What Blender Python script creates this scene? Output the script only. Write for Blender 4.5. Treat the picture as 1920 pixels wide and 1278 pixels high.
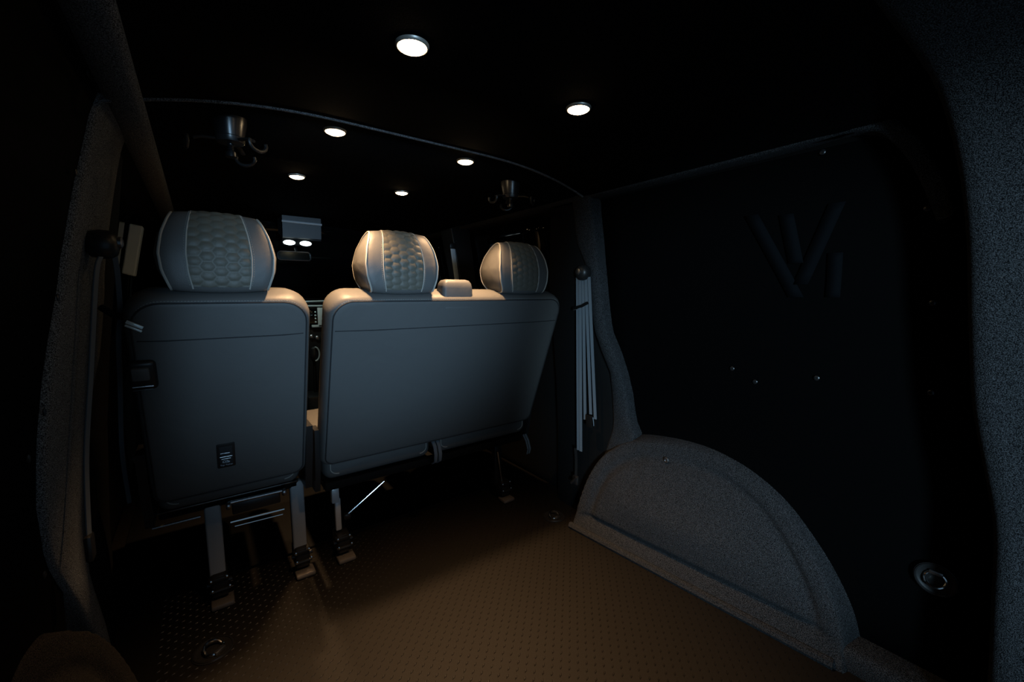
import bpy, bmesh, math, random
from mathutils import Vector, Matrix
random.seed(4)
S = bpy.context.scene
for o in list(bpy.data.objects): bpy.data.objects.remove(o)
COL = S.collection
R = math.radians

# ------------------------------------------------------------------ camera
cam_d = bpy.data.cameras.new('camera'); cam = bpy.data.objects.new('camera', cam_d); COL.objects.link(cam)
cam_d.sensor_width = 36; cam_d.lens = 782/1920*36; cam_d.clip_start = 0.01
cam.location = (0, 0, 0.95); cam.rotation_euler = (R(90-6.4), 0, R(-36.9))
S.camera = cam
# ------------------------------------------------------------------ world: dusk outside the open tailgate
W = bpy.data.worlds.new('dusk'); S.world = W; W.use_nodes = True
bg = W.node_tree.nodes['Background']; bg.inputs[0].default_value = (0.35, 0.6, 0.85, 1); bg.inputs[1].default_value = 0.24
# ------------------------------------------------------------------ unseen cool fill spot added behind the van for the seat backs
ld = bpy.data.lights.new('seat_fill', 'SPOT'); ld.energy = 440; ld.color = (0.42, 0.70, 1.0)
ld.spot_size = R(20); ld.spot_blend = 1.0; ld.shadow_soft_size = 0.22
lo = bpy.data.objects.new('seat_fill', ld); COL.objects.link(lo); lo.location = (0.05, -2.2, 1.1)
lo.rotation_euler = (Vector((0.42, 1.25, 0.93)) - Vector(lo.location)).to_track_quat('-Z', 'Y').to_euler()
lo['label'] = 'added cool fill light outside the open tailgate'; lo['category'] = 'lamp'
# second unseen fill added further left to light the right pillar and arch
ld = bpy.data.lights.new('side_fill', 'SPOT'); ld.energy = 360; ld.color = (0.5, 0.78, 1.0)
ld.spot_size = R(29); ld.spot_blend = .6; ld.shadow_soft_size = 0.15
lo = bpy.data.objects.new('side_fill', ld); COL.objects.link(lo); lo.location = (-1.0, -1.5, 1.0)
lo.rotation_euler = (Vector((1.2, .42, 0.66)) - Vector(lo.location)).to_track_quat('-Z', 'Y').to_euler()
lo['label'] = 'added cool side fill light outside the open tailgate by the left rear corner'; lo['category'] = 'lamp'
# ------------------------------------------------------------------ exposure
vs = S.view_settings; vs.view_transform = 'Standard'; vs.look = 'None'; vs.exposure = 0.0; vs.gamma = 1.0; vs.use_curve_mapping = False
LED_W = 62.0          # power of each ceiling spotlight

# ------------------------------------------------------------------ materials
def mat(name, col, rough=0.5, metal=0.0, spec=0.5, emit=None, es=0.0):
    m = bpy.data.materials.new(name); m.use_nodes = True
    b = m.node_tree.nodes['Principled BSDF']
    b.inputs['Base Color'].default_value = (*col, 1); b.inputs['Roughness'].default_value = rough
    b.inputs['Metallic'].default_value = metal; b.inputs['Specular IOR Level'].default_value = spec
    if emit:
        b.inputs['Emission Color'].default_value = (*emit, 1); b.inputs['Emission Strength'].default_value = es
    return m
def noise_bump(m, scale, strength, dist=0.002, c2=None, c1=None, lo=0.35, hi=0.65, kind='NOISE', detail=3.0):
    nt = m.node_tree; b = nt.nodes['Principled BSDF']
    tc = nt.nodes.new('ShaderNodeTexCoord')
    if kind == 'NOISE':
        t = nt.nodes.new('ShaderNodeTexNoise'); t.inputs['Scale'].default_value = scale; t.inputs['Detail'].default_value = detail; out = t.outputs['Fac']
    else:
        t = nt.nodes.new('ShaderNodeTexVoronoi'); t.inputs['Scale'].default_value = scale; out = t.outputs['Distance']
    nt.links.new(tc.outputs['Object'], t.inputs['Vector'])
    bp = nt.nodes.new('ShaderNodeBump'); bp.inputs['Strength'].default_value = strength; bp.inputs['Distance'].default_value = dist
    nt.links.new(out, bp.inputs['Height']); nt.links.new(bp.outputs['Normal'], b.inputs['Normal'])
    if c2:
        r = nt.nodes.new('ShaderNodeValToRGB'); r.color_ramp.elements[0].position = lo; r.color_ramp.elements[1].position = hi
        r.color_ramp.elements[0].color = (*c1, 1); r.color_ramp.elements[1].color = (*c2, 1)
        nt.links.new(out, r.inputs['Fac']); nt.links.new(r.outputs['Color'], b.inputs['Base Color'])
    return m
M = {}
M['leather'] = noise_bump(mat('dark_grey_leather', (.082, .082, .08), .5, spec=.3), 420, .22, .0006, kind='VORONOI')
nt = M['leather'].node_tree; nz = nt.nodes.new('ShaderNodeTexNoise'); nz.inputs['Scale'].default_value = 9; nz.inputs['Distortion'].default_value = 1.2; nz.inputs['Detail'].default_value = 2
b2 = nt.nodes.new('ShaderNodeBump'); b2.inputs['Strength'].default_value = .16; b2.inputs['Distance'].default_value = .012
nt.links.new(nz.outputs['Fac'], b2.inputs['Height'])
for n_ in nt.nodes:
    if n_.bl_idname == 'ShaderNodeBump' and n_ != b2: nt.links.new(b2.outputs['Normal'], n_.inputs['Normal'])
    if n_.bl_idname == 'ShaderNodeTexCoord': nt.links.new(n_.outputs['Object'], nz.inputs['Vector'])
M['leather_panel'] = noise_bump(mat('quilted_leather', (.088, .083, .066), .5, spec=.3), 500, .2, .0005, kind='VORONOI')
M['piping'] = mat('pale_grey_piping', (.30, .29, .26), .5)
M['seam'] = mat('dark_seam', (.012, .012, .013), .8)
M['stitch'] = mat('pale_stitching', (.2, .2, .18), .7)
M['carpet'] = noise_bump(mat('grey_carpet', (.06, .06, .06), 1, spec=.05), 620, .9, .002, (.062, .065, .070), (.004, .0042, .0045), .42, .66, detail=8)
M['carpet_lit'] = noise_bump(mat('lit_grey_carpet', (.02, .02, .02), 1, spec=.03), 620, .7, .002, (.26, .275, .29), (.015, .015, .015), .40, .66, detail=8)  # same grey carpet, colour lightened where too little light reaches
M['carpet_shaded'] = noise_bump(mat('shaded_grey_carpet', (.02, .02, .02), 1, spec=.03), 620, .7, .002, (.022, .02, .019), (.003, .003, .003), .36, .66, detail=6)  # same grey carpet, shade of the left arch put into the colour
M['headliner'] = noise_bump(mat('black_headliner_carpet', (.003, .003, .003), 1, spec=.02), 350, .6, .002, (.0045, .0045, .005), (.001, .001, .001))
M['rubber'] = noise_bump(mat('rubber_floor', (.012, .0105, .009), .6, spec=.12), 900, .25, .0006, (.0105, .0092, .0078), (.0062, .0053, .0044))
M['tick'] = mat('rubber_tread', (.0075, .0065, .0054), .4, spec=.35)
M['panel'] = noise_bump(mat('black_lining_panel', (.0009, .0009, .001), .8, spec=.03), 60, .1, .001)
M['mark'] = mat('panel_marking', (.0021, .0026, .0033), .8, spec=.03)
M['plastic'] = noise_bump(mat('black_plastic', (.012, .012, .012), .4, spec=.4), 700, .15, .0005)
M['gloss'] = mat('gloss_black_plastic', (.02, .02, .022), .28, spec=1.0)
M['console'] = mat('console_grey', (.016, .018, .020), .5)
M['matte'] = mat('matte_black', (.004, .004, .004), .8, spec=.1)
M['chrome'] = mat('chrome', (.7, .7, .7), .14, 1)
M['steel'] = mat('dull_steel', (.35, .35, .36), .35, 1)
M['greypaint'] = mat('grey_painted_metal', (.33, .345, .36), .5, .0)
M['lit_chrome'] = mat('lamp_lit_chrome', (.62, .64, .66), .3, .3)  # chrome leg with its lamp reflection painted in as a pale colour
M['darkmetal'] = mat('dark_metal', (.05, .05, .052), .3, .8)
M['webbing'] = noise_bump(mat('belt_webbing', (.085, .10, .115), .75), 900, .3, .0004)
M['lit_trim'] = mat('cool_lit_grey_trim', (.6, .74, .82), .4)  # grey trim with cool light mixed into its pale blue colour
M['silver'] = mat('silver_dash_trim', (.55, .62, .62), .3, .3)
M['glass'] = mat('tinted_glass', (.002, .002, .002), .06, spec=.25)
M['mirrorglass'] = mat('mirror_glass', (.05, .06, .06), .1, 1)
M['led'] = mat('led_lens', (.9, .8, .6), .3, emit=(1, .72, .40), es=28)
M['lamp'] = mat('cab_lamp_lens', (.9, .9, .9), .3, emit=(.85, 1, .98), es=4)
M['bezel'] = mat('brushed_bezel', (.5, .46, .4), .4, .6)
M['ink'] = mat('white_print', (.35, .42, .48), .6)
M['wood_foot'] = mat('foot_plate_metal', (.11, .10, .095), .5, .2)

# ------------------------------------------------------------------ mesh helpers
def smooth(me, ang=40):
    for p in me.polygons: p.use_smooth = True
    try: me.set_sharp_from_angle(angle=R(ang))
    except Exception: pass
def obj(name, V, F, m, parent=None, T=None, sm=True, ang=40):
    me = bpy.data.meshes.new(name)
    if T is not None: V = [tuple(T @ Vector(v)) for v in V]
    me.from_pydata([tuple(v) for v in V], [], F); me.validate(); me.update()
    bm = bmesh.new(); bm.from_mesh(me); bmesh.ops.remove_doubles(bm, verts=bm.verts, dist=1e-6); bmesh.ops.recalc_face_normals(bm, faces=bm.faces); bm.to_mesh(me); bm.free()
    if sm: smooth(me, ang)
    me.materials.append(M[m]); o = bpy.data.objects.new(name, me); COL.objects.link(o)
    if parent: o.parent = parent
    return o
def tag(o, label, cat, group=None, kind=None):
    o['label'] = label; o['category'] = cat
    if group: o['group'] = group
    if kind: o['kind'] = kind
    return o
def empty(name, loc, label, cat, group=None, kind=None):
    o = bpy.data.objects.new(name, None); COL.objects.link(o); o.location = loc; o.empty_display_size = .05
    return tag(o, label, cat, group, kind)
def copy_tree(o, parent=None):
    c = o.copy(); COL.objects.link(c); c.parent = parent
    for ch in o.children: copy_tree(ch, c)
    return c
class MB:
    def __init__(s): s.V = []; s.F = []
    def add(s, V, F):
        n = len(s.V); s.V += [tuple(v) for v in V]; s.F += [tuple(i+n for i in f) for f in F]; return s
    def box(s, c, d, bev=0.0, T=None, seg=2):
        bm = bmesh.new(); bmesh.ops.create_cube(bm, size=1)
        for v in bm.verts: v.co = Vector((v.co.x*d[0], v.co.y*d[1], v.co.z*d[2]))
        if bev: bmesh.ops.bevel(bm, geom=list(bm.edges), offset=bev, segments=seg, affect='EDGES', profile=.5)
        bm.verts.index_update()
        V = [v.co + Vector(c) for v in bm.verts]; F = [[v.index for v in f.verts] for f in bm.faces]; bm.free()
        if T is not None: V = [T @ v for v in V]
        return s.add(V, F)
    def tube(s, P, r, n=8, closed=False, flat=1.0):
        P = [Vector(p) for p in P]; k = len(P); V = []; F = []
        prev = None
        for i in range(k):
            if closed: t = P[(i+1) % k] - P[i-1]
            else: t = P[min(i+1, k-1)] - P[max(i-1, 0)]
            t.normalize()
            if prev is None:
                a = Vector((0, 0, 1)) if abs(t.z) < .9 else Vector((1, 0, 0)); u = t.cross(a).normalized()
            else:
                u = (prev - t*prev.dot(t)).normalized()
            prev = u; w = t.cross(u)
            rr = r[i] if isinstance(r, (list, tuple)) else r
            for j in range(n):
                a = 2*math.pi*j/n; V.append(P[i] + u*math.cos(a)*rr + w*math.sin(a)*rr*flat)
        for i in range(k if closed else k-1):
            for j in range(n):
                a = i*n+j; b = i*n+(j+1) % n; c = ((i+1) % k)*n+(j+1) % n; d = ((i+1) % k)*n+j
                F.append((a, b, c, d))
        if not closed:
            F.append(tuple(range(n-1, -1, -1))); F.append(tuple((k-1)*n+j for j in range(n)))
        return s.add(V, F)
    def lathe(s, prof, c=(0, 0, 0), axis='Z', n=24, T=None):
        V = []; F = []; k = len(prof)
        for (r, z) in prof:
            for j in range(n):
                a = 2*math.pi*j/n; V.append(Vector((r*math.cos(a), r*math.sin(a), z)))
        for i in range(k-1):
            for j in range(n):
                F.append((i*n+j, i*n+(j+1) % n, (i+1)*n+(j+1) % n, (i+1)*n+j))
        F.append(tuple(range(n-1, -1, -1))); F.append(tuple((k-1)*n+j for j in range(n)))
        if axis == 'X': V = [Vector((v.z, v.x, v.y)) for v in V]
        if axis == 'Y': V = [Vector((v.x, -v.z, v.y)) for v in V]
        if T is not None: V = [T @ v for v in V]
        return s.add([v + Vector(c) for v in V], F)
    def rings(s, rings, cap0=True, cap1=True, closed=True):
        n = len(rings[0]); V = [v for r in rings for v in r]; F = []
        for i in range(len(rings)-1):
            for j in range(n if closed else n-1):
                F.append((i*n+j, i*n+(j+1) % n, (i+1)*n+(j+1) % n, (i+1)*n+j))
        if cap0: F.append(tuple(range(n-1, -1, -1)))
        if cap1: F.append(tuple((len(rings)-1)*n+j for j in range(n)))
        return s.add(V, F)
    def grid(s, fn, nu, nv):
        V = [fn(i/nu, j/nv) for i in range(nu+1) for j in range(nv+1)]
        F = [(i*(nv+1)+j, (i+1)*(nv+1)+j, (i+1)*(nv+1)+j+1, i*(nv+1)+j+1) for i in range(nu) for j in range(nv)]
        return s.add(V, F)
    def build(s, name, m, parent=None, T=None, sm=True, ang=40): return obj(name, s.V, s.F, m, parent, T, sm, ang)
def solid(o, t, off=1.0):
    md = o.modifiers.new('thickness', 'SOLIDIFY'); md.thickness = t; md.offset = off; return o
def lerp(a, b, t): return a+(b-a)*t
def interp(x, xs, ys):
    if x <= xs[0]: return ys[0]
    for i in range(len(xs)-1):
        if x <= xs[i+1]: return lerp(ys[i], ys[i+1], (x-xs[i])/(xs[i+1]-xs[i]))
    return ys[-1]
def catmull(P, n, closed=False):
    out = []; k = len(P); P = [Vector(p) for p in P]
    for i in range(k if closed else k-1):
        if closed: a, b, c, d = P[i-1], P[i], P[(i+1) % k], P[(i+2) % k]
        else: a, b, c, d = P[max(i-1, 0)], P[i], P[i+1], P[min(i+2, k-1)]
        for j in range(n):
            t = j/n; out.append(.5*((2*b)+(c-a)*t+(2*a-5*b+4*c-d)*t*t+(3*b-a-3*c+d)*t**3))
    if not closed: out.append(P[-1])
    return out
CX = 0.52                      # centre line of the van
def mir(x): return 2*CX-x
def lip(z): return interp(z, [0, .45, .75, 1.0, 1.32, 1.40], [1.28, 1.27, 1.24, 1.21, 1.155, 1.1])

# ================================================================== SETTING
# floor
fb = MB().box((CX, 1.55, -.03), (1.72, 3.7, .06))
floor = fb.build('floor', 'rubber', sm=False); tag(floor, 'dark brown rubber van floor with small raised tread marks', 'floor', kind='structure')
tk = MB(); sp = .031
for i in range(-2, 46):
    for j in range(-2, 46):
        for h in (0, 1):
            x = -.14+i*sp+h*sp/2; y = .25+j*sp+h*sp/2
            if x > 1.26 or y > 1.62 or x < -.14 or y < .1: continue
            a = R(32 if h else 32); dx, dy = math.cos(a)*.0068, math.sin(a)*.0068; ex, ey = -math.sin(a)*.0022, math.cos(a)*.0022
            V = [(x-dx*1.25, y-dy*1.25, -.0005), (x+ex*1.5, y+ey*1.5, -.0005), (x+dx*1.25, y+dy*1.25, -.0005), (x-ex*1.5, y-ey*1.5, -.0005),
                 (x-dx*.7, y-dy*.7, .0016), (x+ex*.6, y+ey*.6, .0016), (x+dx*.7, y+dy*.7, .0016), (x-ex*.6, y-ey*.6, .0016)]
            tk.add(V, [(0, 3, 7, 4), (3, 2, 6, 7), (2, 1, 5, 6), (1, 0, 4, 5), (4, 7, 6, 5)])
t = obj('tread_marks', tk.V, tk.F, 'tick', floor, sm=False); t['kind'] = 'stuff'

MB().box((CX, 2.5, .004), (1.6, 1.74, .012), .003).build('shade_sheet', 'matte', floor)  # added black sheet painting the shade under and ahead of the seats
# side walls: outer shell following the curved body side
def wall(side):
    mb = MB()
    zs = [0, .2, .45, .75, 1.0, 1.2, 1.32, 1.38, 1.42]
    def fn(u, v):
        z = -.02+1.46*v; x = lip(z)+.085
        return (x if side > 0 else mir(x), lerp(-.28, 3.35, u), z)
    return mb.grid(fn, 6, 24)
wr = wall(1).build('wall_right', 'matte'); solid(wr, .03); tag(wr, 'black van side wall behind the bench seat and wheel arch', 'wall', kind='structure')
wl = wall(-1).build('wall_left', 'matte'); solid(wl, .03); tag(wl, 'black van side wall beside the single seat', 'wall', kind='structure')
# ceiling: curved roof skin, with two headliner panels meeting at a cross seam
def roofz(x):
    d = abs(x-CX); return 1.382-.064*max(0, (d-.18)/.455)**2.4
def roof_grid(y0, y1, dz, hw, hl=None):
    hl = hl or hw; mb = MB(); mb.grid(lambda u, v: (CX+lerp(-hl, hw, u), lerp(y0, y1, v), roofz(CX+lerp(-hl, hw, u))+dz), 120, 4); return mb
cl = roof_grid(-.3, 3.35, .03, .80).build('ceiling', 'matte'); solid(cl, .03, -1); tag(cl, 'black curved van roof above the seats', 'ceiling', kind='structure')
o = roof_grid(-.28, 1.105, -.006, .655, .592).build('headliner_panel', 'headliner', cl); solid(o, .012, 0)
o = roof_grid(1.112, 2.95, 0, .655, .592).build('headliner_panel', 'headliner', cl); solid(o, .012, 0)
mb = MB(); mb.tube([(x, 1.106, roofz(x)-.012) for x in [CX-.64+i*1.28/30 for i in range(31)]], .0045, 6)
mb.build('seam_strip', 'carpet_lit', cl)
# front bulkhead, windscreen and tail sill
o = MB().box((CX, 3.36, .45), (1.72, .04, 1.0)).build('wall_front', 'matte', sm=False); tag(o, 'black bulkhead under the windscreen', 'wall', kind='structure')
mb = MB(); mb.grid(lambda u, v: (CX+lerp(-.86, .86, u), lerp(3.36, 2.86, v), lerp(.9, 1.40, v)), 8, 4)
o = mb.build('window_1', 'glass'); solid(o, .006); tag(o, 'dark sloping windscreen behind the rear-view mirror', 'window', kind='structure')

# right lining panel + left lining panel
def xin(side, z):
    v = (z-.03)/1.305; return lip(z)+.058-.01*math.sin(v*math.pi) if side > 0 else lip(z)+.010
def lining(side, wallo):
    mb = MB()
    def fn(u, v):
        z = lerp(.03, 1.335, v); x = xin(side, z)
        return (x if side > 0 else mir(x), lerp(-.22, 1.10, u), z)
    o = mb.grid(fn, 12, 20).build('lining_panel', 'panel', wallo); solid(o, .006); return o, fn
pr, fr = lining(1, wr); pl, fl = lining(-1, wl)
def screw(side, y, z, par, r=.007):
    x = xin(side, z)
    mb = MB(); prof = [(r, 0), (r, .0012), (r*.8, .0022), (r*.3, .0026), (r*.28, .0012)]
    if side > 0: mb.lathe([(a, -b) for a, b in prof], (x-.0072, y, z), 'X', 12)
    else: mb.lathe(prof, (mir(x-.0072), y, z), 'X', 12)
    return mb.build('screw', 'darkmetal', par)
for y, z in [(.196, 1.129), (.176, .932), (.166, .734), (.38, .732), (.531, .696), (.597, .726), (.384, 1.285)]: screw(1, y, z, pr, .0065)
# pale letter-like marking on the right lining panel
def stroke(y0, z0, y1, z1, w):
    mb = MB(); n = 8
    def fn(u, v):
        y = lerp(y0, y1, u); z = lerp(z0, z1, u); y += lerp(-w/2, w/2, v); return (xin(1, z)-.0068, y, z)
    o = mb.grid(fn, n, 1).build('marking_stroke', 'mark', pr); solid(o, .0006, 0); return o
stroke(.545, 1.165, .434, .942, .036); stroke(.46, 1.155, .436, 1.03, .034); stroke(.352, 1.166, .425, .975, .034); stroke(.352, 1.05, .354, .942, .030)

# carpeted pillars (rings stacked in z; the section wraps round the front and rear edge)
def pillar(name, rows, side, m, label, depth=.085, rad=.012):
    rings = []
    for (z, y0, y1) in rows:
        x = lip(z); sec = [(x+depth, y0), (x+rad, y0), (x+rad*.3, y0+rad*.3), (x, y0+rad)]
        n = 6
        for i in range(1, n): sec.append((x-.004*math.sin(i/n*math.pi), lerp(y0+rad, y1-rad, i/n)))
        sec += [(x, y1-rad), (x+rad*.3, y1-rad*.3), (x+rad, y1), (x+depth, y1)]
        rings.append([(a if side > 0 else mir(a), b, z) for a, b in sec])
    o = MB().rings(rings).build(name, m, ang=60); tag(o, label, 'pillar', kind='structure'); return o
def rows(zs, y0s, y1s, zl):
    return [(z, interp(z, zs, y0s), interp(z, zs, y1s)) for z in zl]
zl = [.20+.0375*i for i in range(31)]
pillar('trim_1', rows([.25, .418, .473, .575, .654, .733, .811, .933, 1.05, 1.15, 1.25, 1.33], [1.0, .93, .958, .969, .988, 1.017, 1.055, 1.066, 1.071, 1.071, 1.075, 1.07],
       [1.10, 1.04, 1.036, 1.038, 1.045, 1.085, 1.115, 1.125, 1.13, 1.17, 1.17, 1.17], zl), 1, 'carpet', 'grey carpeted pillar between the bench and the wheel arch')
zl2 = [.0+.0475*i for i in range(29)]
pillar('trim_2', rows([0, .142, .324, .502, .617, .704, .81, .875, .942, 1.041, 1.124, 1.215, 1.316], [1.33, 1.30, 1.157, .996, .94, .933, .948, .967, 1.003, 1.024, 1.037, 1.069, 1.10],
       [1.45, 1.38, 1.27, 1.252, 1.255, 1.28, 1.38, 1.39, 1.395, 1.367, 1.365, 1.37, 1.40], zl2), -1, 'carpet_lit', 'grey carpeted pillar beside the single seat')
# rear D-pillar wrapping round the tailgate opening
dz = [(-.02, 1.15, .02), (.219, 1.15, .031), (.354, 1.15, .039), (.508, 1.15, .049), (.627, 1.14, .071), (.745, 1.13, .094), (.903, 1.11, .11), (1.045, 1.09, .122),
      (1.18, 1.06, .141), (1.294, 1.0, .168), (1.344, .88, .190), (1.362, .79, .202), (1.372, .6, .21)]
def dpillar(side, name, label):
    P = catmull([Vector((x, y, z)) for z, x, y in dz], 4); rings = []
    for p in P:
        x, y, z = p; sec = [(x+.2, y), (x+.03, y), (x+.012, y-.004), (x+.003, y-.013), (x, y-.03), (x-.004, y-.12), (x, -.20), (x+.02, -.235), (x+.2, -.24)]
        rings.append([(a if side > 0 else mir(a), b, z) for a, b in sec])
    o = MB().rings(rings).build(name, 'carpet', ang=60); tag(o, label, 'pillar', kind='structure'); return o
dpillar(1, 'trim_3', 'grey carpeted rear pillar at the tailgate opening beside the dark lining panel')
dpillar(-1, 'trim_4', 'grey carpeted rear pillar at the tailgate opening beside the left wall')
# cant rails (carpet strips along the top of both walls)
def rail(side, name, label, path, h, m):
    rings = []
    P = catmull(path, 6)
    for i, p in enumerate(P):
        t = (P[min(i+1, len(P)-1)]-P[max(i-1, 0)]).normalized(); up = Vector((0, -t.z, t.y)); up = up if (up.z > 0 or abs(up.z) < 1e-6) else -up
        q = [p-up*h*.5+Vector((.06, 0, 0)), p-up*h*.5+Vector((.008, 0, 0)), p-up*h*.35+Vector((.002, 0, 0)), p, p+up*h*.35+Vector((-.004, 0, 0)), p+up*h*.5+Vector((0, 0, 0)), p+up*h*.5+Vector((.06, 0, 0))]
        rings.append([(v.x if side > 0 else mir(v.x), v.y, v.z) for v in q])
    o = MB().rings(rings).build(name, m, ang=60); tag(o, label, 'trim', kind='structure'); return o
rail(1, 'trim_5', 'thin grey carpet rail above the lining panel on the bench side', [Vector(v) for v in [(1.19, .16, 1.10), (1.178, .192, 1.19), (1.166, .235, 1.268), (1.156, .30, 1.314), (1.155, .5, 1.314), (1.155, 1.2, 1.314), (1.155, 3.0, 1.314)]], .032, 'carpet')
sec = [(1.10, 1.37), (1.097, 1.308), (1.108, 1.300), (1.13, 1.302), (1.15, 1.309), (1.157, 1.318), (1.2, 1.32), (1.22, 1.4)]
o = MB().rings([[(mir(a), y, z) for a, z in sec] for y in (-.2, .4, 1.0, 1.6, 2.2, 3.0)]).build('trim_6', 'carpet_lit', ang=60)
tag(o, 'wide grey carpet rail along the ceiling edge above the single seat', 'trim', kind='structure')

# wheel arches
AO = [(1.165, 0), (1.155, .1), (1.125, .22), (1.075, .32), (1.0, .39), (.93, .425), (.82, .447), (.72, .456), (.63, .45), (.53, .42), (.44, .365), (.37, .29), (.31, .205), (.265, .11), (.24, 0)]
AOs = catmull([Vector((a, b, 0)) for a, b in AO], 5)
def sst(a, b, x):
    t = max(0, min(1, (x-a)/(b-a))); return t*t*(3-2*t)
AT = sorted((math.atan2(p.y, p.x-.70), math.hypot(p.x-.70, p.y)) for p in AOs)
def polar(y, z):
    return min(1, math.hypot(y-.70, z)/interp(math.atan2(z, y-.70), [a for a, _ in AT], [b for _, b in AT]))
def arch_x(y, z, r):
    face = 1.175+.085*(1.13-y)+z*.17+.10*max(0, z-.22)**1.5
    x = face - .035*max(0, 1-(r/.85)**2)*sst(.05, .2, z) - .012*(1-sst(.0, .055, z))                       # skirt at the floor
    x += .013*math.exp(-((z-.062)/.013)**2)*(1-sst(.8, .95, r))  # crease above the skirt
    x += .014*math.exp(-((r-.83)/.034)**2)*sst(.03, .12, z)*(1-.75*math.exp(-((y-.82)/.16)**2))      # crease under the rim
    for yc in (1.02, .90): x += .0045*math.exp(-((y-yc-.22*(z-.2)**2*8*0-.12*(.35-z))/.009)**2)*sst(.18, .26, z)*(1-sst(.36, .4, z))
    e = sst(.955, 1.0, r); return lerp(x, lip(z)+.06, e)
def arch(side, label):
    o = empty('wheel_arch', (1.22 if side > 0 else mir(1.22), .7, 0), label, 'wheel arch')
    T = Matrix.Translation((-o.location.x, -.7, 0))
    ys = [.242+.922*(.5-.5*math.cos(math.pi*i/90)) for i in range(91)]
    rings = []
    for y in ys:
        zo = interp(-y, [-p.x for p in AOs], [p.y for p in AOs]); row = []
        for j in range(57):
            z = zo*(j/56)**1.15; x = arch_x(y, z, polar(y, z)); row.append((x if side > 0 else mir(x), y, z))
        rings.append(row)
    mb = MB().rings(rings, False, False, False)
    c = mb.build('carpet_cover', 'carpet' if side > 0 else 'carpet_shaded', o, T, ang=80)
    # skirt piece filling the sharp corner with the floor, a rounded strip
    pts = [(arch_x(y, .012, .3)-.002 if side > 0 else mir(arch_x(y, .012, .3)-.002), y, .010) for y in [1.15-.03*i for i in range(30)]]
    MB().tube(pts, .014, 8).build('floor_welt', 'carpet' if side > 0 else 'carpet_shaded', o, T)
    x = arch_x(.795, .376, .8)-.002
    mb = MB(); mb.lathe([(.010, 0), (.010, -.003), (.0075, -.0045), (.0045, -.0045), (.004, -.002)], (x if side > 0 else mir(x), .795, .376), 'X', 14)
    mb.build('screw', 'steel', o, T); return o
arch(1, 'large grey carpeted wheel arch below the dark lining panel')
arch(-1, 'grey carpeted wheel arch at the foot of the single seat pillar')
def sill(side, name, label):
    x = 1.275 if side > 0 else mir(1.275)
    o = MB().box((x+(.05 if side > 0 else -.05), 0.08, .018), (.14, .60, .075), .022, seg=3).build(name, 'carpet'); tag(o, label, 'sill', kind='structure')
sill(1, 'trim_7', 'grey carpet sill running back from the wheel arch along the floor')

# dark lower belt cover on the bench-side pillar, window and door trims in front of the pillars
def cover(side, name, rws, m, label, dx=.004):
    rings = []
    for (z, y0, y1) in rws:
        x = lip(z)+dx; sec = [(x+.075, y0), (x+.004, y0), (x-.004, y0+.02), (x-.006, lerp(y0, y1, .5)), (x-.004, y1-.02), (x+.004, y1), (x+.075, y1)]
        rings.append([(a if side > 0 else mir(a), b, z) for a, b in sec])
    o = MB().rings(rings).build(name, m, ang=60); tag(o, label, 'trim', kind='structure'); return o
cover(1, 'trim_8', [(.0, 1.165, 1.36), (.22, 1.11, 1.36), (.26, 1.075, 1.36), (.30, 1.04, 1.36), (.35, 1.03, 1.36), (.55, 1.04, 1.36), (.64, 1.05, 1.36), (.7, 1.085, 1.36), (.78, 1.12, 1.36), (1.0, 1.13, 1.36), (1.29, 1.17, 1.30)], 'matte', 'black plastic belt cover on the bench side pillar', .008)
cover(-1, 'trim_9', [(.0, 1.40, 1.6), (.3, 1.27, 1.6), (.6, 1.25, 1.6), (.8, 1.36, 1.6), (1.29, 1.36, 1.5)], 'matte', 'black plastic belt cover on the single seat pillar', .012)
def pane(side, name, y0, y1, z0, z1, label):
    mb = MB(); mb.grid(lambda u, v: ((lip(lerp(z0, z1, v))+.062) if side > 0 else mir(lip(lerp(z0, z1, v))+.062), lerp(y0, y1, u), lerp(z0, z1, v)), 4, 8)
    o = mb.build(name, 'glass'); solid(o, .005, 0); tag(o, label, 'window', kind='structure')
pane(1, 'window_2', 1.4, 2.1, .80, 1.29, 'dark side window beside the bench seat'); pane(-1, 'window_3', 1.62, 2.1, .80, 1.29, 'dark side window beside the single seat')
pane(1, 'window_4', 2.3, 3.1, .85, 1.29, 'dark cab door window on the bench side'); pane(-1, 'window_5', 2.42, 3.1, .85, 1.29, 'dark cab door window on the single seat side')

# screws along the edge of the left lining
for y, z in [(1.005, 1.15), (.975, .945), (.93, .77), (.86, .72), (.955, .50), (1.0, 1.31)]:
    x = lip(z)-.002
    mb = MB().lathe([(.006, 0), (.006, .0012), (.0045, .0022), (.002, .0024)], (mir(xin(-1, z)-.0072), y, z), 'X', 10); mb.build('screw', 'darkmetal', pl)

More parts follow.
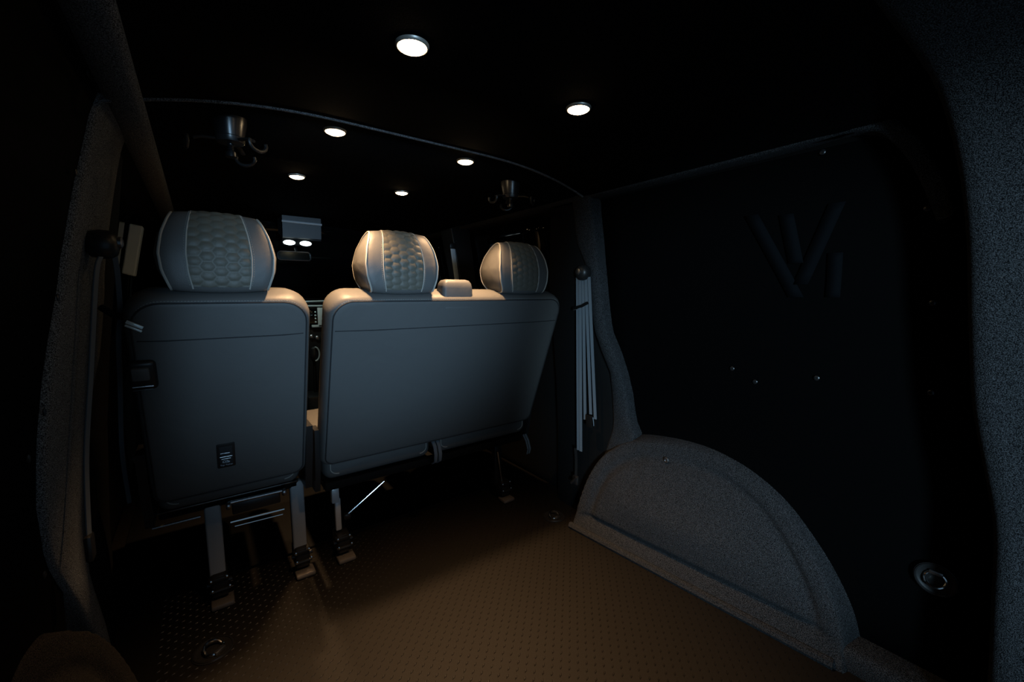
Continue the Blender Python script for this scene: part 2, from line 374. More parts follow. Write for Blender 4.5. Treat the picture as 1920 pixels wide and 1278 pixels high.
# ================================================================== CEILING LIGHTS
def spot_light(x, y, label):
    z = roofz(x)-.0125 if y < 1.1 else roofz(x)-.0065
    o = empty('ceiling_spotlight', (x, y, z), label, 'spotlight', 'round warm spotlights in the ceiling')
    MB().lathe([(.0285, .003), (.0285, -.001), (.027, -.004), (.025, -.005), (.0238, -.004), (.0238, .002)], n=32).build('bezel', 'bezel', o)
    MB().lathe([(.0238, -.002), (.0225, -.006), (.016, -.009), (.008, -.0105), (.001, -.011)], n=24).build('lens', 'led', o)
    d = bpy.data.lights.new('led_beam', 'SPOT'); d.energy = LED_W; d.color = (1, .60, .30); d.spot_size = R(78); d.spot_blend = 1.0; d.shadow_soft_size = .022
    l = bpy.data.objects.new('led_beam', d); COL.objects.link(l); l.parent = o; l.location = (0, 0, -.014)
    return o
for x, y, lab in [(.32, .708, 'warm round spotlight in the rear headliner panel, nearer the single seat side wall'), (.72, .708, 'warm round spotlight in the rear headliner panel, nearer the wheel arch with the screw'),
                  (.318, 1.195, 'warm round spotlight just ahead of the ceiling seam, above the gap between the seats'), (.718, 1.205, 'warm round spotlight just ahead of the ceiling seam, above the bench'),
                  (.318, 1.72, 'warm round spotlight in the row nearest the cab, on the single seat side'), (.716, 1.726, 'warm round spotlight in the row nearest the cab, on the bench side')]:
    spot_light(x, y, lab)

# ================================================================== CEILING BRACKETS
def bracket(x, y, label):
    zt = roofz(x)-.012
    o = empty('ceiling_bracket', (x, y, zt), label, 'bracket', 'black round brackets under the ceiling')
    MB().lathe([(.037, .012), (.0365, 0), (.0295, -.034), (.031, -.036), (.0295, -.044), (.028, -.047), (.02, -.049)], n=28).build('hub', 'gloss', o)
    for k in range(3):
        a = R(-90+120*k+35); c, s_ = math.cos(a), math.sin(a)
        MB().tube([(c*.03, s_*.03, -.042), (c*.055, s_*.055, -.044), (c*.072, s_*.072, -.05)], .006, 8, flat=.6).build('arm', 'plastic', o)
        pts = [(c*.085+math.cos(b)*.022*(-s_)+c*0, s_*.085+math.cos(b)*.022*c, -.058-math.sin(b)*.016) for b in [R(-20+22*i) for i in range(11)]]
        MB().tube(pts, .0042, 8).build('hook_loop', 'plastic', o)
    mb = MB(); mb.lathe([(.0075, -.045), (.0075, -.052), (.006, -.054), (.0075, -.056), (.006, -.058), (.0075, -.060), (.006, -.062), (.0075, -.064), (.006, -.066), (.011, -.068), (.012, -.074), (.012, -.079), (.004, -.081)], n=16)
    mb.build('threaded_bolt', 'darkmetal', o); return o
bracket(.088, 1.235, 'black cylindrical ceiling bracket with hooked arms above the single seat'); bracket(.962, 1.29, 'black cylindrical ceiling bracket with hooked arms above the bench end')

# ================================================================== SEATS
def rrect(w, h, rt, rb, ins, n=7, v0=0.0):
    """outline in (x, v), anticlockwise from the lower left corner"""
    x0, x1, a, b = -w/2+ins, w/2-ins, v0+ins, v0+h-ins; out = []
    rt = max(.004, rt-ins); rb = max(.004, rb-ins)
    for cx, cy, r, s0 in ((x0+rb, a+rb, rb, 180), (x1-rb, a+rb, rb, 270), (x1-rt, b-rt, rt, 0), (x0+rt, b-rt, rt, 90)):
        for i in range(n+1):
            t = R(s0+90*i/n); out.append((cx+r*math.cos(t), cy+r*math.sin(t)))
    return dense(out)
def dense(P, step=.03):
    out = []
    for i, p in enumerate(P):
        q = P[(i+1) % len(P)]; d = math.hypot(q[0]-p[0], q[1]-p[1]); k = max(1, int(d/step))
        for j in range(k): out.append((lerp(p[0], q[0], j/k), lerp(p[1], q[1], j/k)))
    return out
def cushion(mb, w, h, prof, rt, rb, v0, bulge=.01, inv=1):
    """prof: list of (depth y, inset) from rear to front; rear face domed by bulge"""
    base = rrect(w, h, rt, rb, 0, v0=v0); c = (0, v0+h/2)
    rings = []
    def scaled(ins, s, y):
        fx = (w/2-ins)/(w/2)*s; fy = (h/2-ins)/(h/2)*s
        return [((p[0]-c[0])*fx+c[0], y, (p[1]-c[1])*fy+c[1]) for p in base]
    y0, i0 = prof[0]
    for s in (.02, .3, .55, .75, .88, .96): rings.append(scaled(i0, s, y0-bulge*(1-s**2.5)))
    for y, i in prof: rings.append(scaled(i, 1, y))
    y1, i1 = prof[-1]
    for s in (.8, .4, .02): rings.append(scaled(i1, s, y1+bulge*(1-s*s)*.6))
    mb.rings(rings); return mb, scaled(i0, 1.0, y0)
TH = R(21)
HPROF = [(-.050, 0), (-.056, .05), (-.050, .105), (-.032, .15), (-.006, .171), (.024, .160), (.055, .122), (.072, .075), (.062, .025), (.03, -.004), (-.02, -.008)]
def headrest(seat, X, Y, Z, w, posts_z, T0):
    """X, Y, Z: base of the headrest in van coordinates; T0 moves van coordinates to the seat"""
    T = T0 @ Matrix.Translation((X, Y, Z))
    pr = catmull([Vector((0, a, b)) for a, b in HPROF], 5, True)
    def hw(z): return w/2*interp(z, [-.01, .0, .035, .075, .12, .155, .175], [.84, .87, .97, 1.0, .93, .82, .74])
    def pt(s, p, off=0.0):
        x = s*hw(p.z); crown = .010*(1-s*s); k = 1.0 if abs(s) < .93 else 1-(abs(s)-.93)/.07*.05
        c = Vector((0, 0, .08)); q = (p-c); n = q.normalized(); q = c+q*k+n*(crown*.6+off); return Vector((x, q.y, q.z))
    ss = [-1, -.97, -.93, -.8, -.6, -.4, -.2, 0, .2, .4, .6, .8, .93, .97, 1]
    rings = [[pt(s, p) for p in pr] for s in ss]
    c = Vector((0, 0, .08))
    cap = []
    for sg in (-1, 1):
        loc = []
        for f in (.8, .5, .15):
            loc.append([Vector((sg*(hw(p.z)+.012*(1-f*f)) if True else 0, (pt(sg, p)-c).y*f+c.y, (pt(sg, p)-c).z*f+c.z)) for p in pr])
        cap.append(loc)
    # keep the side bulge smooth: use the half width at the scaled height
    for k, sg in ((0, -1), (1, 1)):
        for i, f in enumerate((.8, .5, .15)):
            cap[k][i] = [Vector((sg*(hw(v.z)*.995+.010*(1-f*f)), v.y, v.z)) for v in cap[k][i]]
    allr = cap[0][::-1]+rings+cap[1]
    h = MB().rings(allr).build('headrest', 'leather', seat, T, ang=70)
    for s in (-1, 1): MB().tube([pt(s*.985, p, .0015) for p in pr], .0028, 6, True).build('piping', 'piping', h, T)
    # stitched seams beside the quilted panel (rear face and over the top)
    idx = list(range(0, 27))
    for s in (-.56, .56): MB().tube([pt(s, pr[i], .0008) for i in idx], .0017, 6).build('panel_seam', 'piping', h, T)
    mb = MB()
    for s in (-.60, .60):
        for i in idx[1:-1]:
            for f in (0, .5):
                a = pt(s, pr[i].lerp(pr[i+1], f), .0006); b = pt(s, pr[i].lerp(pr[i+1], f+.3), .0006); mb.tube([a, b], .0007, 4)
    mb.build('stitching', 'stitch', h, T)['kind'] = 'stuff'
    # quilted hexagon panel, real relief
    NU, NV = 64, 96
    def hexh(u, v):
        a = .0118; q = (2/3*u)/a; r = (-u/3+math.sqrt(3)/3*v)/a; x, z = q, r; y = -x-z
        rx, ry, rz = round(x), round(y), round(z); dx, dy, dz_ = abs(rx-x), abs(ry-y), abs(rz-z)
        if dx > dy and dx > dz_: rx = -ry-rz
        elif dy > dz_: ry = -rx-rz
        else: rz = -rx-ry
        cx_ = a*1.5*rx; cy_ = a*math.sqrt(3)*(rz+rx/2); du, dv = u-cx_, v-cy_; m = 0
        for k in range(6):
            t = R(30+60*k); m = max(m, du*math.cos(t)+dv*math.sin(t))
        e = m/(a*math.sqrt(3)/2); return .0025*(1-e**2.2)
    L = [0]
    for i in range(1, 27): L.append(L[-1]+(pr[i]-pr[i-1]).length)
    def fn(u, v):
        s = lerp(-.545, .545, u); tt = .03+v*.95; l = tt*L[-1]
        i = max(j for j in range(len(L)) if L[j] <= l+1e-9); i = min(i, 25); p = pr[i].lerp(pr[i+1], (l-L[i])/(L[i+1]-L[i]))
        return pt(s, p, .0004+max(0, hexh(s*hw(p.z)/1.4, l)))
    MB().grid(fn, NU, NV).build('quilted_panel', 'leather_panel', h, T, ang=180)
    for s in (-1, 1):
        px = s*w*.29
        MB().lathe([(.0055, 0), (.0055, posts_z+.02)], (px, .012, -posts_z-.005), n=12).build('post', 'chrome', h, T)
        MB().lathe([(.016, 0), (.016, .003), (.012, .006), (.007, .007)], (px, .012, -posts_z-.003), n=18).build('post_collar', 'plastic', h, T)
        MB().lathe([(.0095, 0), (.0095, .0015), (.006, .002)], (px, .012, -posts_z+.004), n=18).build('post_ring', 'chrome', h, T)
    return h
BACKPROF = [(0, .013), (.003, .008), (.012, .003), (.028, 0), (.06, 0), (.088, .006), (.10, .022)]
def backrest(seat, w, T):
    mb, edge = cushion(MB(), w, .595, BACKPROF, .058, .03, -.02, .010)
    b = mb.build('backrest', 'leather', seat, T, ang=80)
    MB().tube([Vector(p)+Vector((0, -.0006, 0)) for p in edge], .0021, 6, True).build('edge_piping', 'seam', b, T)
    top = [p for p in edge if p[2] > .50]; top.sort(key=lambda p: p[0])
    mb = MB()
    for i in range(len(top)-1):
        a, c = Vector(top[i]), Vector(top[i+1]); n = max(1, int((c-a).length/.006))
        for j in range(n):
            p = a.lerp(c, j/n); q = a.lerp(c, (j+.5)/n); mb.tube([p+Vector((0, .0015, .004)), q+Vector((0, .0015, .004))], .0006, 4)
    mb.build('edge_stitching', 'stitch', b, T)['kind'] = 'stuff'
    def surf(x, v):
        s = max(abs(x)/(w/2-.02), abs(v-.2775)/.2775); return -.010*(1-min(1, s)**2.5)
    ys = [-w/2+.02+(w-.04)*i/40 for i in range(41)]
    MB().tube([(x, surf(x, .473)-.0002, .473) for x in ys], .0016, 6).build('cross_seam', 'seam', b, T)
    return b
def seat_T(loc, X): return Matrix.Translation((-loc[0], -loc[1], 0)) @ Matrix.Translation((X, 1.40, .405)) @ Matrix.Rotation(TH, 4, 'X')
def seat_cushion(seat, x0, x1, T0, y0=1.43, y1=1.96, zt=.455, zb=.345, name='seat_cushion'):
    w = x1-x0; h = zt-zb
    mb, edge = cushion(MB(), w, h, [(0, .02), (.004, .010), (.016, .002), (.03, 0), (y1-y0-.04, 0), (y1-y0-.012, .006), (y1-y0, .025)], .035, .03, 0, .006)
    T = T0 @ Matrix.Translation(((x0+x1)/2, y0, zb))
    c = mb.build(name, 'leather', seat, T, ang=80)
    for sg in (-1, 1):
        pts = [p for p in edge if p[0]*sg > w/2-.05]; pts.sort(key=lambda p: p[2])
        MB().tube([Vector(p)+Vector((0, -.0005, 0)) for p in pts], .0017, 6).build('piping', 'piping', c, T)
    return c
def text_mesh(s, size, m, parent, T):
    cu = bpy.data.curves.new('lettering', 'FONT'); cu.body = s; cu.size = size; cu.align_x = 'CENTER'; cu.extrude = .0002
    to = bpy.data.objects.new('lettering_tmp', cu); COL.objects.link(to)
    me = bpy.data.meshes.new_from_object(to.evaluated_get(bpy.context.evaluated_depsgraph_get()))
    bpy.data.objects.remove(to); me.name = 'lettering'; me.transform(T); me.materials.clear(); me.materials.append(M[m])
    o = bpy.data.objects.new('lettering', me); COL.objects.link(o); o.parent = parent; return o
def foot(leg, x, y, T0):
    f = MB(); f.box((x, y+.005, .062), (.046, .075, .07), .008); f.box((x-.004, y-.028, .085), (.05, .02, .016), .004); f.tube([(x-.032, y-.02, .07), (x+.032, y-.02, .07)], .007, 8); f.tube([(x-.026, y-.035, .052), (x+.026, y-.035, .052)], .0045, 8)
    f.build('floor_latch', 'plastic', leg, T0)
    for dx, dz_ in ((-.022, .09), (.018, .093), (.024, .06), (-.02, .058)): MB().lathe([(.0045, 0), (.0045, .003), (.002, .0045)], (x+dx, y-.04, dz_), 'Y', 10).build('latch_bolt', 'chrome', leg, T0)
    MB().box((x+.004, y-.03, .010), (.060, .055, .016), .006).build('floor_plate', 'wood_foot', leg, T0)

# ---- single seat
XS = .0545; loc = (XS, 1.5, 0)
seat1 = empty('single_seat', loc, 'single dark leather seat with its own headrest beside the carpeted pillar', 'seat')
T0 = Matrix.Translation((-XS, -1.5, 0)); TB = seat_T(loc, XS)
b1 = backrest(seat1, .375, TB)
headrest(seat1, .049, 1.252, .966, .225, .022, T0)
seat_cushion(seat1, -.125, .228, T0, zb=.355)
# recliner lever in the upper left of the back
lv = MB(); lv.box((-.165, -.006, .39), (.05, .02, .075), .01, seg=3).build('lever_bezel', 'plastic', seat1, TB)
MB().box((-.168, -.016, .398), (.032, .012, .032), .004).build('release_lever', 'leather', seat1, TB)
MB().tube([(-.185, -.018, .366), (-.148, -.018, .366)], .0016, 6).build('lever_slot', 'steel', seat1, TB)
MB().tube([(-.185, -.018, .357), (-.150, -.018, .358)], .0012, 6).build('lever_slot', 'darkmetal', seat1, TB)
# tether pocket with printed symbol
pk = MB(); pk.box((-.020, -.007, .118), (.042, .008, .082), .003).build('tether_pocket', 'plastic', seat1, TB)
pk = seat1.children[-1]
MB().box((-.020, -.0115, .118), (.030, .002, .066), .001).build('pocket_opening', 'seam', pk, TB)
MB().tube([(-.034, -.0135, .1175), (-.006, -.0135, .1175)], .0011, 6).build('pocket_bar', 'chrome', pk, TB)
MB().tube([(-.033, -.013, .129), (-.012, -.013, .129)], .0007, 6).build('pocket_slot', 'steel', pk, TB)
MB().tube([(-.031, -.0132, .110), (-.010, -.0132, .110)], .0009, 6).build('pocket_slot', 'steel', pk, TB)
ic = MB(); ic.tube([(-.025+.0035*math.cos(R(a)), -.013, .1005+.0035*math.sin(R(a))) for a in range(0, 360, 30)], .0008, 5, True)
ic.tube([(-.0285, -.013, .097), (-.0275, -.013, .101)], .0007, 5); ic.tube([(-.020, -.013, .1035), (-.013, -.013, .098)], .0017, 6); ic.tube([(-.022, -.013, .0975), (-.014, -.013, .0965)], .0008, 5)
ic.build('anchor_symbol', 'ink', pk, TB)
text_mesh('Top Tether', .0062, 'ink', pk, TB @ Matrix.Translation((-.020, -.0128, .0865)) @ Matrix.Rotation(R(90), 4, 'X'))
# side covers at the recliner hinges
for x, dx in ((-.142, 1), (.247, -1)):
    mb = MB(); rr = [[(x-.010, y, z), (x+.010, y, z), (x+.010, y2, z), (x-.010, y2, z)] for z, y, y2 in ((.33, 1.42, 1.56), (.40, 1.40, 1.57), (.47, 1.375, 1.54), (.55, 1.36, 1.46))]
    mb.rings(rr).build('hinge_cover', 'plastic', seat1, T0, ang=20)
MB().lathe([(.010, 0), (.010, .004), (.005, .006)], (-.152, 1.40, .53), 'Y', 12).build('hinge_bolt', 'steel', seat1, T0)
# frame under the cushion
MB().box((.05, 1.68, .322), (.36, .36, .03), .006).build('seat_frame', 'matte', seat1, T0)
MB().tube([(-.13, 1.47, .342), (.225, 1.47, .342)], .0022, 6).build('frame_edge', 'chrome', seat1, T0)
MB().tube([(-.143, 1.47, .304), (-.035, 1.47, .304)], .004, 8).build('frame_rod', 'steel', seat1, T0)
MB().tube([(.035, 1.47, .262), (.18, 1.47, .258)], .0042, 8).build('frame_rod', 'chrome', seat1, T0)
MB().tube([(.045, 1.47, .246), (.175, 1.47, .242)], .0024, 8).build('frame_rod', 'chrome', seat1, T0)
MB().box((.107, 1.485, .300), (.13, .02, .04), .004).build('frame_housing', 'darkmetal', seat1, T0)
mb = MB(); mb.tube([(.033, 1.468, .325), (.18, 1.468, .322)], .006, 10)
mb.build('frame_rod', 'steel', seat1, T0)
for x in (.033, .182): MB().lathe([(.010, -.006), (.012, -.003), (.012, .003), (.010, .006)], (x, 1.466, .318), 'X', 14).build('rod_clamp', 'steel', seat1, T0)
for x in (-.003, .228):
    l = MB().box((x-.003, 1.515, .205), (.042, .03, .245), .006, seg=3).build('leg', 'greypaint', seat1, T0); foot(l, x, 1.515, T0)

# ---- bench
XB = .72; loc = (XB, 1.5, 0)
bench = empty('bench_seat', loc, 'wide dark leather double bench with two headrests and a central belt tower', 'bench')
T0 = Matrix.Translation((-XB, -1.5, 0)); TB = seat_T(loc, XB)
backrest(bench, .875, TB)
headrest(bench, .497, 1.252, .962, .226, .020, T0); headrest(bench, .957, 1.252, .962, .224, .022, T0)
seat_cushion(bench, .297, .682, T0, zb=.330); seat_cushion(bench, .705, 1.15, T0, zb=.330)
# belt tower on top
tw2 = []
for z, w, d, y in ((.905, .118, .06, 1.235), (.97, .112, .056, 1.232), (.985, .106, .05, 1.232), (.995, .092, .038, 1.232), (.998, .07, .022, 1.232)):
    base = rrect(.118, .06, .014, .014, 0); tw2.append([(.687+p[0]*w/.118, y+(p[1]-.03)*d/.06, z) for p in base])
MB().rings(tw2).build('belt_tower', 'leather', bench, T0, ang=50)
MB().box((XB, 1.65, .305), (.84, .42, .03), .006).build('seat_frame', 'matte', bench, T0)
MB().tube([(.30, 1.47, .292), (.58, 1.47, .290)], .004, 8).build('frame_rod', 'darkmetal', bench, T0)
for x in (.685, .703):
    MB().tube([(x, 1.42, .395), (x, 1.400, .375), (x+.001, 1.393, .345), (x+.002, 1.40, .315), (x+.002, 1.425, .30)], .0075, 8, flat=.5).build('buckle_strap', 'webbing', bench, T0)
for x in (1.13, 1.142):
    MB().tube([(x, 1.42, .325), (x+.004, 1.405, .30), (x+.012, 1.40, .26), (x+.014, 1.41, .235)], .006, 8, flat=.5).build('buckle_strap', 'webbing', bench, T0)
for x in (.277, 1.163):
    mb = MB(); rr = [[(x-.008, y, z), (x+.008, y, z), (x+.008, y2, z), (x-.008, y2, z)] for z, y, y2 in ((.30, 1.44, 1.58), (.38, 1.42, 1.58), (.45, 1.41, 1.54), (.52, 1.40, 1.46))]
    mb.rings(rr).build('hinge_cover', 'plastic', bench, T0, ang=20)
mb = MB(); mb.box((.346, 1.515, .238), (.026, .022, .055), .004); mb.box((.353, 1.515, .165), (.020, .018, .12), .004)
l = mb.build('leg', 'lit_chrome', bench, T0); foot(l, .362, 1.515, T0)
MB().tube([(.380, 1.50, .158), (.52, 1.50, .246)], .0034, 8).build('strut', 'chrome', bench, T0)
MB().box((.382, 1.503, .152), (.022, .02, .022), .004).build('strut_joint', 'darkmetal', bench, T0)
l = MB().tube([(1.044, 1.50, .24), (1.070, 1.50, .075)], .0036, 8).build('leg', 'chrome', bench, T0); foot(l, 1.078, 1.515, T0)
MB().box((1.06, 1.53, .18), (.04, .03, .22), .006).build('leg', 'plastic', bench, T0)
# ================================================================== SEAT BELTS
def strap(pts, w, th, wdir):
    """flat webbing along pts; wdir = direction of its width"""
    wdir = Vector(wdir).normalized(); P = catmull([Vector(p) for p in pts], 6); rings = []
    for i, p in enumerate(P):
        t = (P[min(i+1, len(P)-1)]-P[max(i-1, 0)]).normalized(); nrm = t.cross(wdir).normalized()
        rings.append([p+wdir*w/2*a+nrm*th/2*b for a, b in ((-1, -.4), (-.9, -1), (.9, -1), (1, -.4), (1, .4), (.9, 1), (-.9, 1), (-1, .4))])
    return MB().rings(rings)
belt = empty('seat_belt', (1.18, 1.13, 1.03), 'grey seat belt webbing folded in strands on the bench side pillar', 'seat belt')
T0 = Matrix.Translation((-1.18, -1.13, -1.03))
k = MB(); k.lathe([(.010, .03), (.026, .02), (.030, .006), (.029, -.008), (.022, -.018), (.008, -.022)], (1.178, 1.122, 1.032), 'X', 24)
k.build('belt_guide', 'plastic', belt, T0)
MB().lathe([(.012, -.02), (.012, -.026), (.006, -.029)], (1.178, 1.122, 1.034), 'X', 16).build('guide_bolt', 'steel', belt, T0)
yt = [1.158, 1.142, 1.128, 1.113, 1.098]; yb = [1.185, 1.168, 1.150, 1.118, 1.095]; zb = [.30, .30, .44, .47, .455]
for i in range(5):
    a, b, z = yt[i], yb[i], zb[i]; ps = []
    for t in (0, .12, .4, .7, 1):
        zz = lerp(1.015, z, t); ps.append((min(lip(zz)-.018, 1.188+.05*t)-.002*(i % 2), lerp(a, b, t), zz))
    strap(ps, .0125, .004, (-.35, 1, 0)).build('webbing', 'webbing', belt, T0)
MB().tube([(1.178, 1.166, .895), (1.172, 1.14, .900), (1.172, 1.115, .906), (1.178, 1.092, .918)], .0055, 8).build('belt_clip', 'matte', belt, T0)
MB().tube([(1.170, 1.160, .889), (1.166, 1.135, .894)], .0022, 6).build('clip_edge', 'chrome', belt, T0)
MB().box((1.222, 1.11, .445), (.012, .035, .05), .005).build('latch_tongue', 'matte', belt, T0)
MB().tube([(1.214, 1.088, .468), (1.213, 1.083, .452), (1.214, 1.082, .435)], .0028, 6).build('tongue_edge', 'chrome', belt, T0)
strap([(1.222, 1.186, .31), (1.232, 1.19, .25), (1.236, 1.194, .17)], .0125, .003, (-.3, 1, 0)).build('webbing', 'plastic', belt, T0)
mb = MB(); mb.box((1.236, 1.195, .165), (.014, .03, .04), .005); mb.tube([(1.225, 1.18, .185), (1.225, 1.21, .15)], .006, 8); mb.build('floor_anchor', 'steel', belt, T0)

belt = empty('seat_belt', (-.13, 1.15, 1.04), 'grey seat belt with silver latch tongue on the single seat pillar', 'seat belt')
T0 = Matrix.Translation((.13, -1.15, -1.04))
MB().lathe([(.010, -.03), (.024, -.02), (.028, -.006), (.027, .008), (.020, .018), (.008, .022)], (-.136, 1.125, 1.045), 'X', 24).build('belt_guide', 'plastic', belt, T0)
MB().lathe([(.011, .018), (.011, .025), (.006, .028)], (-.136, 1.122, 1.05), 'X', 16).build('guide_bolt', 'steel', belt, T0)
strap([(-.140, 1.10, 1.02), (-.148, 1.09, .98), (-.168, 1.08, .8), (-.183, 1.06, .65), (-.19, 1.05, .50)], .011, .003, (.5, 1, 0)).build('webbing', 'webbing', belt, T0)
strap([(-.128, 1.165, 1.03), (-.130, 1.20, .99), (-.141, 1.28, .905), (-.150, 1.30, .85), (-.164, 1.36, .72), (-.18, 1.42, .55), (-.18, 1.45, .40)], .010, .003, (1, .5, 0)).build('webbing', 'webbing', belt, T0)
MB().tube([(-.170, 1.27, .922), (-.150, 1.26, .905), (-.126, 1.255, .897)], .0075, 8).build('belt_clip', 'matte', belt, T0)
mb = MB(); mb.box((0, 0, 0), (.030, .0035, .0075), .001, T=Matrix.Translation((-.1105, 1.19, .885)) @ Matrix.Rotation(R(30), 4, 'Y')); mb.box((0, 0, -.0085), (.030, .0035, .0050), .001, T=Matrix.Translation((-.1085, 1.19, .885)) @ Matrix.Rotation(R(30), 4, 'Y'))
mb.build('latch_tongue', 'silver', belt, T0)
mb = MB(); mb.box((-.19, 1.05, .485), (.012, .03, .05), .005); mb.build('wall_anchor', 'plastic', belt, T0)

# ================================================================== LASHING RINGS
def lash(x, y, z, label, T=None, sc=1.0):
    o = empty('lashing_ring', (x, y, z), label, 'lashing ring')
    if T is not None: o.matrix_world = Matrix.Translation((x, y, z)) @ T
    T1 = Matrix.Scale(sc, 4)
    MB().lathe([(.047, -.001), (.047, .003), (.043, .0045), (.038, .003), (.034, .0012), (.020, .0012), (.001, .0012)], n=36).build('dish', 'plastic', o, T1)
    MB().tube([(.0435*math.cos(R(a)), .0435*math.sin(R(a)), .0042) for a in range(0, 360, 12)], .0022, 6, True).build('dish_rim', 'darkmetal', o, T1)
    MB().tube([(.022*math.cos(R(a)), .022*math.sin(R(a))*.9-.004, .006+.014*max(0, math.sin(R(a)))) for a in range(0, 360, 15)], .0038, 8, True).build('ring', 'chrome', o, T1)
    MB().box((0, -.022, .006), (.03, .012, .010), .003).build('ring_hinge', 'steel', o, T1)
    return o
lash(1.163, 1.25, 0, 'small round lashing ring set in the floor by the front end of the wheel arch')
lash(-.029, 1.297, 0, 'small round lashing ring set in the floor by the single seat leg', Matrix.Rotation(R(40), 4, 'Z'))
lash(lip(.3)+.0385, .128, .30, 'small round lashing ring on the side wall between the wheel arch and rear pillar', Matrix.Rotation(R(-90), 4, 'Y') @ Matrix.Rotation(R(90), 4, 'Z'), .8)

# ================================================================== CAB
# front seats: same make of seat, further forward
def front_seat(x, label, nm):
    f = empty(nm, (x, 2.75, 0), label, 'seat')
    T0 = Matrix.Translation((-x, -2.75, 0)); TBf = Matrix.Translation((-x, -2.75, 0)) @ Matrix.Translation((x, 2.62, .40)) @ Matrix.Rotation(R(16), 4, 'X')
    backrest(f, .44, TBf); headrest(f, x, 2.485, .985, .235, .025, T0)
    seat_cushion(f, x-.22, x+.22, T0, 2.58, 3.02, .45, .32)
    MB().box((x, 2.80, .16), (.36, .36, .33), .02).build('seat_base', 'matte', f, T0)
front_seat(.13, 'dark leather cab seat ahead of the single seat', 'driver_seat'); front_seat(.92, 'dark leather cab seat ahead of the bench', 'passenger_seat')
# dashboard
d = empty('dashboard', (CX, 3.2, 0), 'dark dashboard with a silver-framed screen seen between the seats', 'dashboard')
T0 = Matrix.Translation((-CX, -3.2, 0))
MB().box((CX, 3.19, .70), (1.42, .28, .40), .05, seg=4).build('fascia', 'plastic', d, T0)
MB().box((CX, 3.13, .35), (.30, .16, .5), .03, seg=3).build('centre_stack', 'plastic', d, T0)
MB().tube([(.50, 3.045, .900), (.82, 3.045, .908)], .005, 6).build('trim_strip', 'silver', d, T0)
MB().tube([(.50, 3.043, .872), (.82, 3.043, .872)], .006, 6).build('trim_strip', 'silver', d, T0)
sc = MB().box((.70, 3.05, .79), (.24, .03, .13), .008).build('screen', 'glass', d, T0)
MB().box((.662, 3.03, .795), (.044, .012, .13), .003).build('screen_frame', 'silver', sc, T0); MB().box((.64, 3.03, .737), (.08, .012, .016), .003).build('screen_frame', 'silver', sc, T0)
for i in range(4): MB().lathe([(.006-.001*(i % 2), 0), (.006-.001*(i % 2), .003), (.002, .005)], (.626, 3.03, .765+.022*i), 'Y', 12).build('button', 'silver', sc, T0)
for x, z in ((.60, .665), (.635, .655)): MB().lathe([(.016, 0), (.016, .012), (.012, .016), (.004, .017)], (x, 3.05, z), 'Y', 18).build('knob', 'steel', d, T0)
g = empty('gear_lever', (.585, 2.93, 0), 'silver-edged gear lever below the screen', 'gear lever')
T0 = Matrix.Translation((-.585, -2.93, 0))
MB().box((.585, 2.93, .15), (.14, .2, .31), .02).build('console_base', 'plastic', g, T0)
MB().tube([(.585, 2.95, .30), (.585, 2.93, .52)], .010, 10).build('shaft', 'plastic', g, T0)
MB().lathe([(.014, 0), (.024, .02), (.026, .05), (.020, .085), (.008, .095)], (.585, 2.925, .515), n=18).build('knob', 'plastic', g, T0)
MB().tube([(.585+.027*math.cos(R(a)), 2.90, .565+.045*math.sin(R(a))) for a in range(-90, 100, 15)], .005, 8).build('knob_trim', 'silver', g, T0)
# overhead console with two reading lamps
c = empty('overhead_console', (.495, 2.62, 1.36), 'grey overhead console with two lit white reading lamps', 'console')
T0 = Matrix.Translation((-.495, -2.62, -1.36))
mb = MB(); mb.rings([[(x, y, z) for (y, z) in ((2.60, 1.345), (2.612, 1.262), (2.622, 1.252), (2.76, 1.30), (2.76, 1.39), (2.60, 1.39))] for x in (.396, .40, .588, .592)])
mb.build('housing', 'console', c, T0, ang=20)
MB().tube([(.393, 2.597, 1.345), (.595, 2.597, 1.342)], .006, 8).build('lit_edge', 'greypaint', c, T0)  # pale tube paints the light along the top edge of the console
MB().box((.466, 2.635, 1.238), (.15, .04, .04), .008).build('lamp_strip', 'matte', c, T0)
for x in (.425, .507):
    MB().lathe([(.030, 0), (.030, .004), (.022, .008), (.004, .009)], (x, 2.606, 1.232), 'Y', 24, None).build('reading_lamp', 'lamp', c, T0 @ Matrix.Translation((0, 0, 1.232*.55)) @ Matrix.Scale(.45, 4, (0, 0, 1)))
pd = bpy.data.lights.new('reading_glow', 'SPOT'); pd.energy = 5; pd.spot_size = R(110); pd.spot_blend = .6; pd.color = (.8, 1, .95); pd.shadow_soft_size = .03
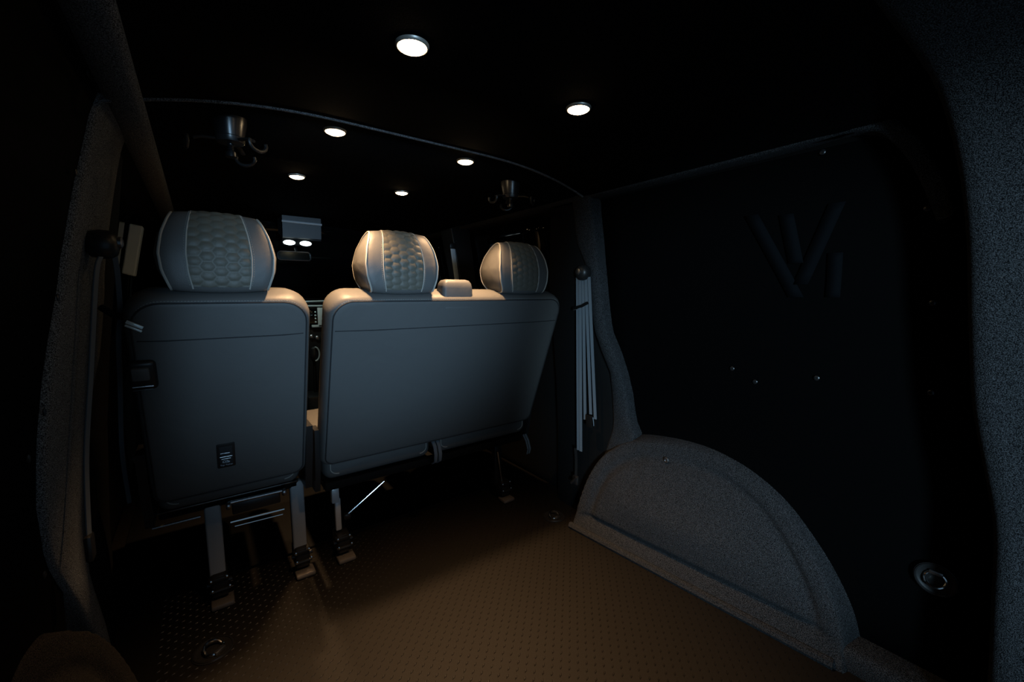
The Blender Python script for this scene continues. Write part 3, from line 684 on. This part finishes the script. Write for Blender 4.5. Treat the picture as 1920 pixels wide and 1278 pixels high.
po = bpy.data.objects.new('reading_glow', pd); COL.objects.link(po); po.parent = c; po.location = (-.065, .06, -.15); po.rotation_euler = (R(28), 0, 0)
# mirror
m_ = empty('rearview_mirror', (.45, 2.62, 1.2), 'slim rear-view mirror with a chrome rim under the console', 'mirror')
T0 = Matrix.Translation((-.45, -2.62, -1.2))
out = [(p[0]+.447, 2.60, p[1]+1.138) for p in rrect(.165, .045, .018, .014, 0)]
MB().rings([[(x, 2.604, z) for x, y, z in out], [(x, 2.625, z) for x, y, z in out]]).build('mirror_body', 'mirrorglass', m_, T0)
MB().tube(out, .0032, 6, True).build('mirror_rim', 'steel', m_, T0)
MB().tube([(.46, 2.625, 1.16), (.47, 2.68, 1.20), (.47, 2.80, 1.30)], .008, 8).build('stem', 'plastic', m_, T0)
# B-pillar trims
def btrim(name, quad, th, m, label):
    mb = MB(); n = Vector((0, 1, 0)); a = [Vector(q) for q in quad]; b = [q+n*th for q in a]; mb.rings([a, b])
    o = mb.build(name, m, ang=20); bv = o.modifiers.new('soft', 'BEVEL'); bv.width = .006; bv.segments = 3; tag(o, label, 'trim', kind='structure'); return o
btrim('trim_10', [(-.199, 2.30, 1.234), (-.157, 2.30, 1.226), (-.197, 2.30, 1.022), (-.238, 2.30, 1.034)], .05, 'lit_trim', 'cool-lit grey door pillar trim beside the cab on the single seat side')
btrim('trim_11', [(1.212, 2.008, 1.34), (1.10, 2.008, 1.30), (1.19, 2.008, .85), (1.30, 2.008, .75)], .12, 'plastic', 'black door pillar trim beside the cab on the bench side')
cb = empty('cab_belt', (1.11, 2.0, 1.19), 'pale seat belt strap hanging by the door pillar beyond the belt tower', 'seat belt')
T0 = Matrix.Translation((-1.11, -2.0, -1.19))
strap([(1.106, 2.0, 1.195), (1.112, 2.0, 1.15), (1.122, 2.0, 1.08), (1.132, 2.0, 1.0), (1.14, 2.0, .85)], .030, .003, (1, .15, 0)).build('webbing', 'lit_trim', cb, T0)
MB().box((1.106, 2.0, 1.205), (.04, .02, .03), .006).build('belt_loop', 'plastic', cb, T0)
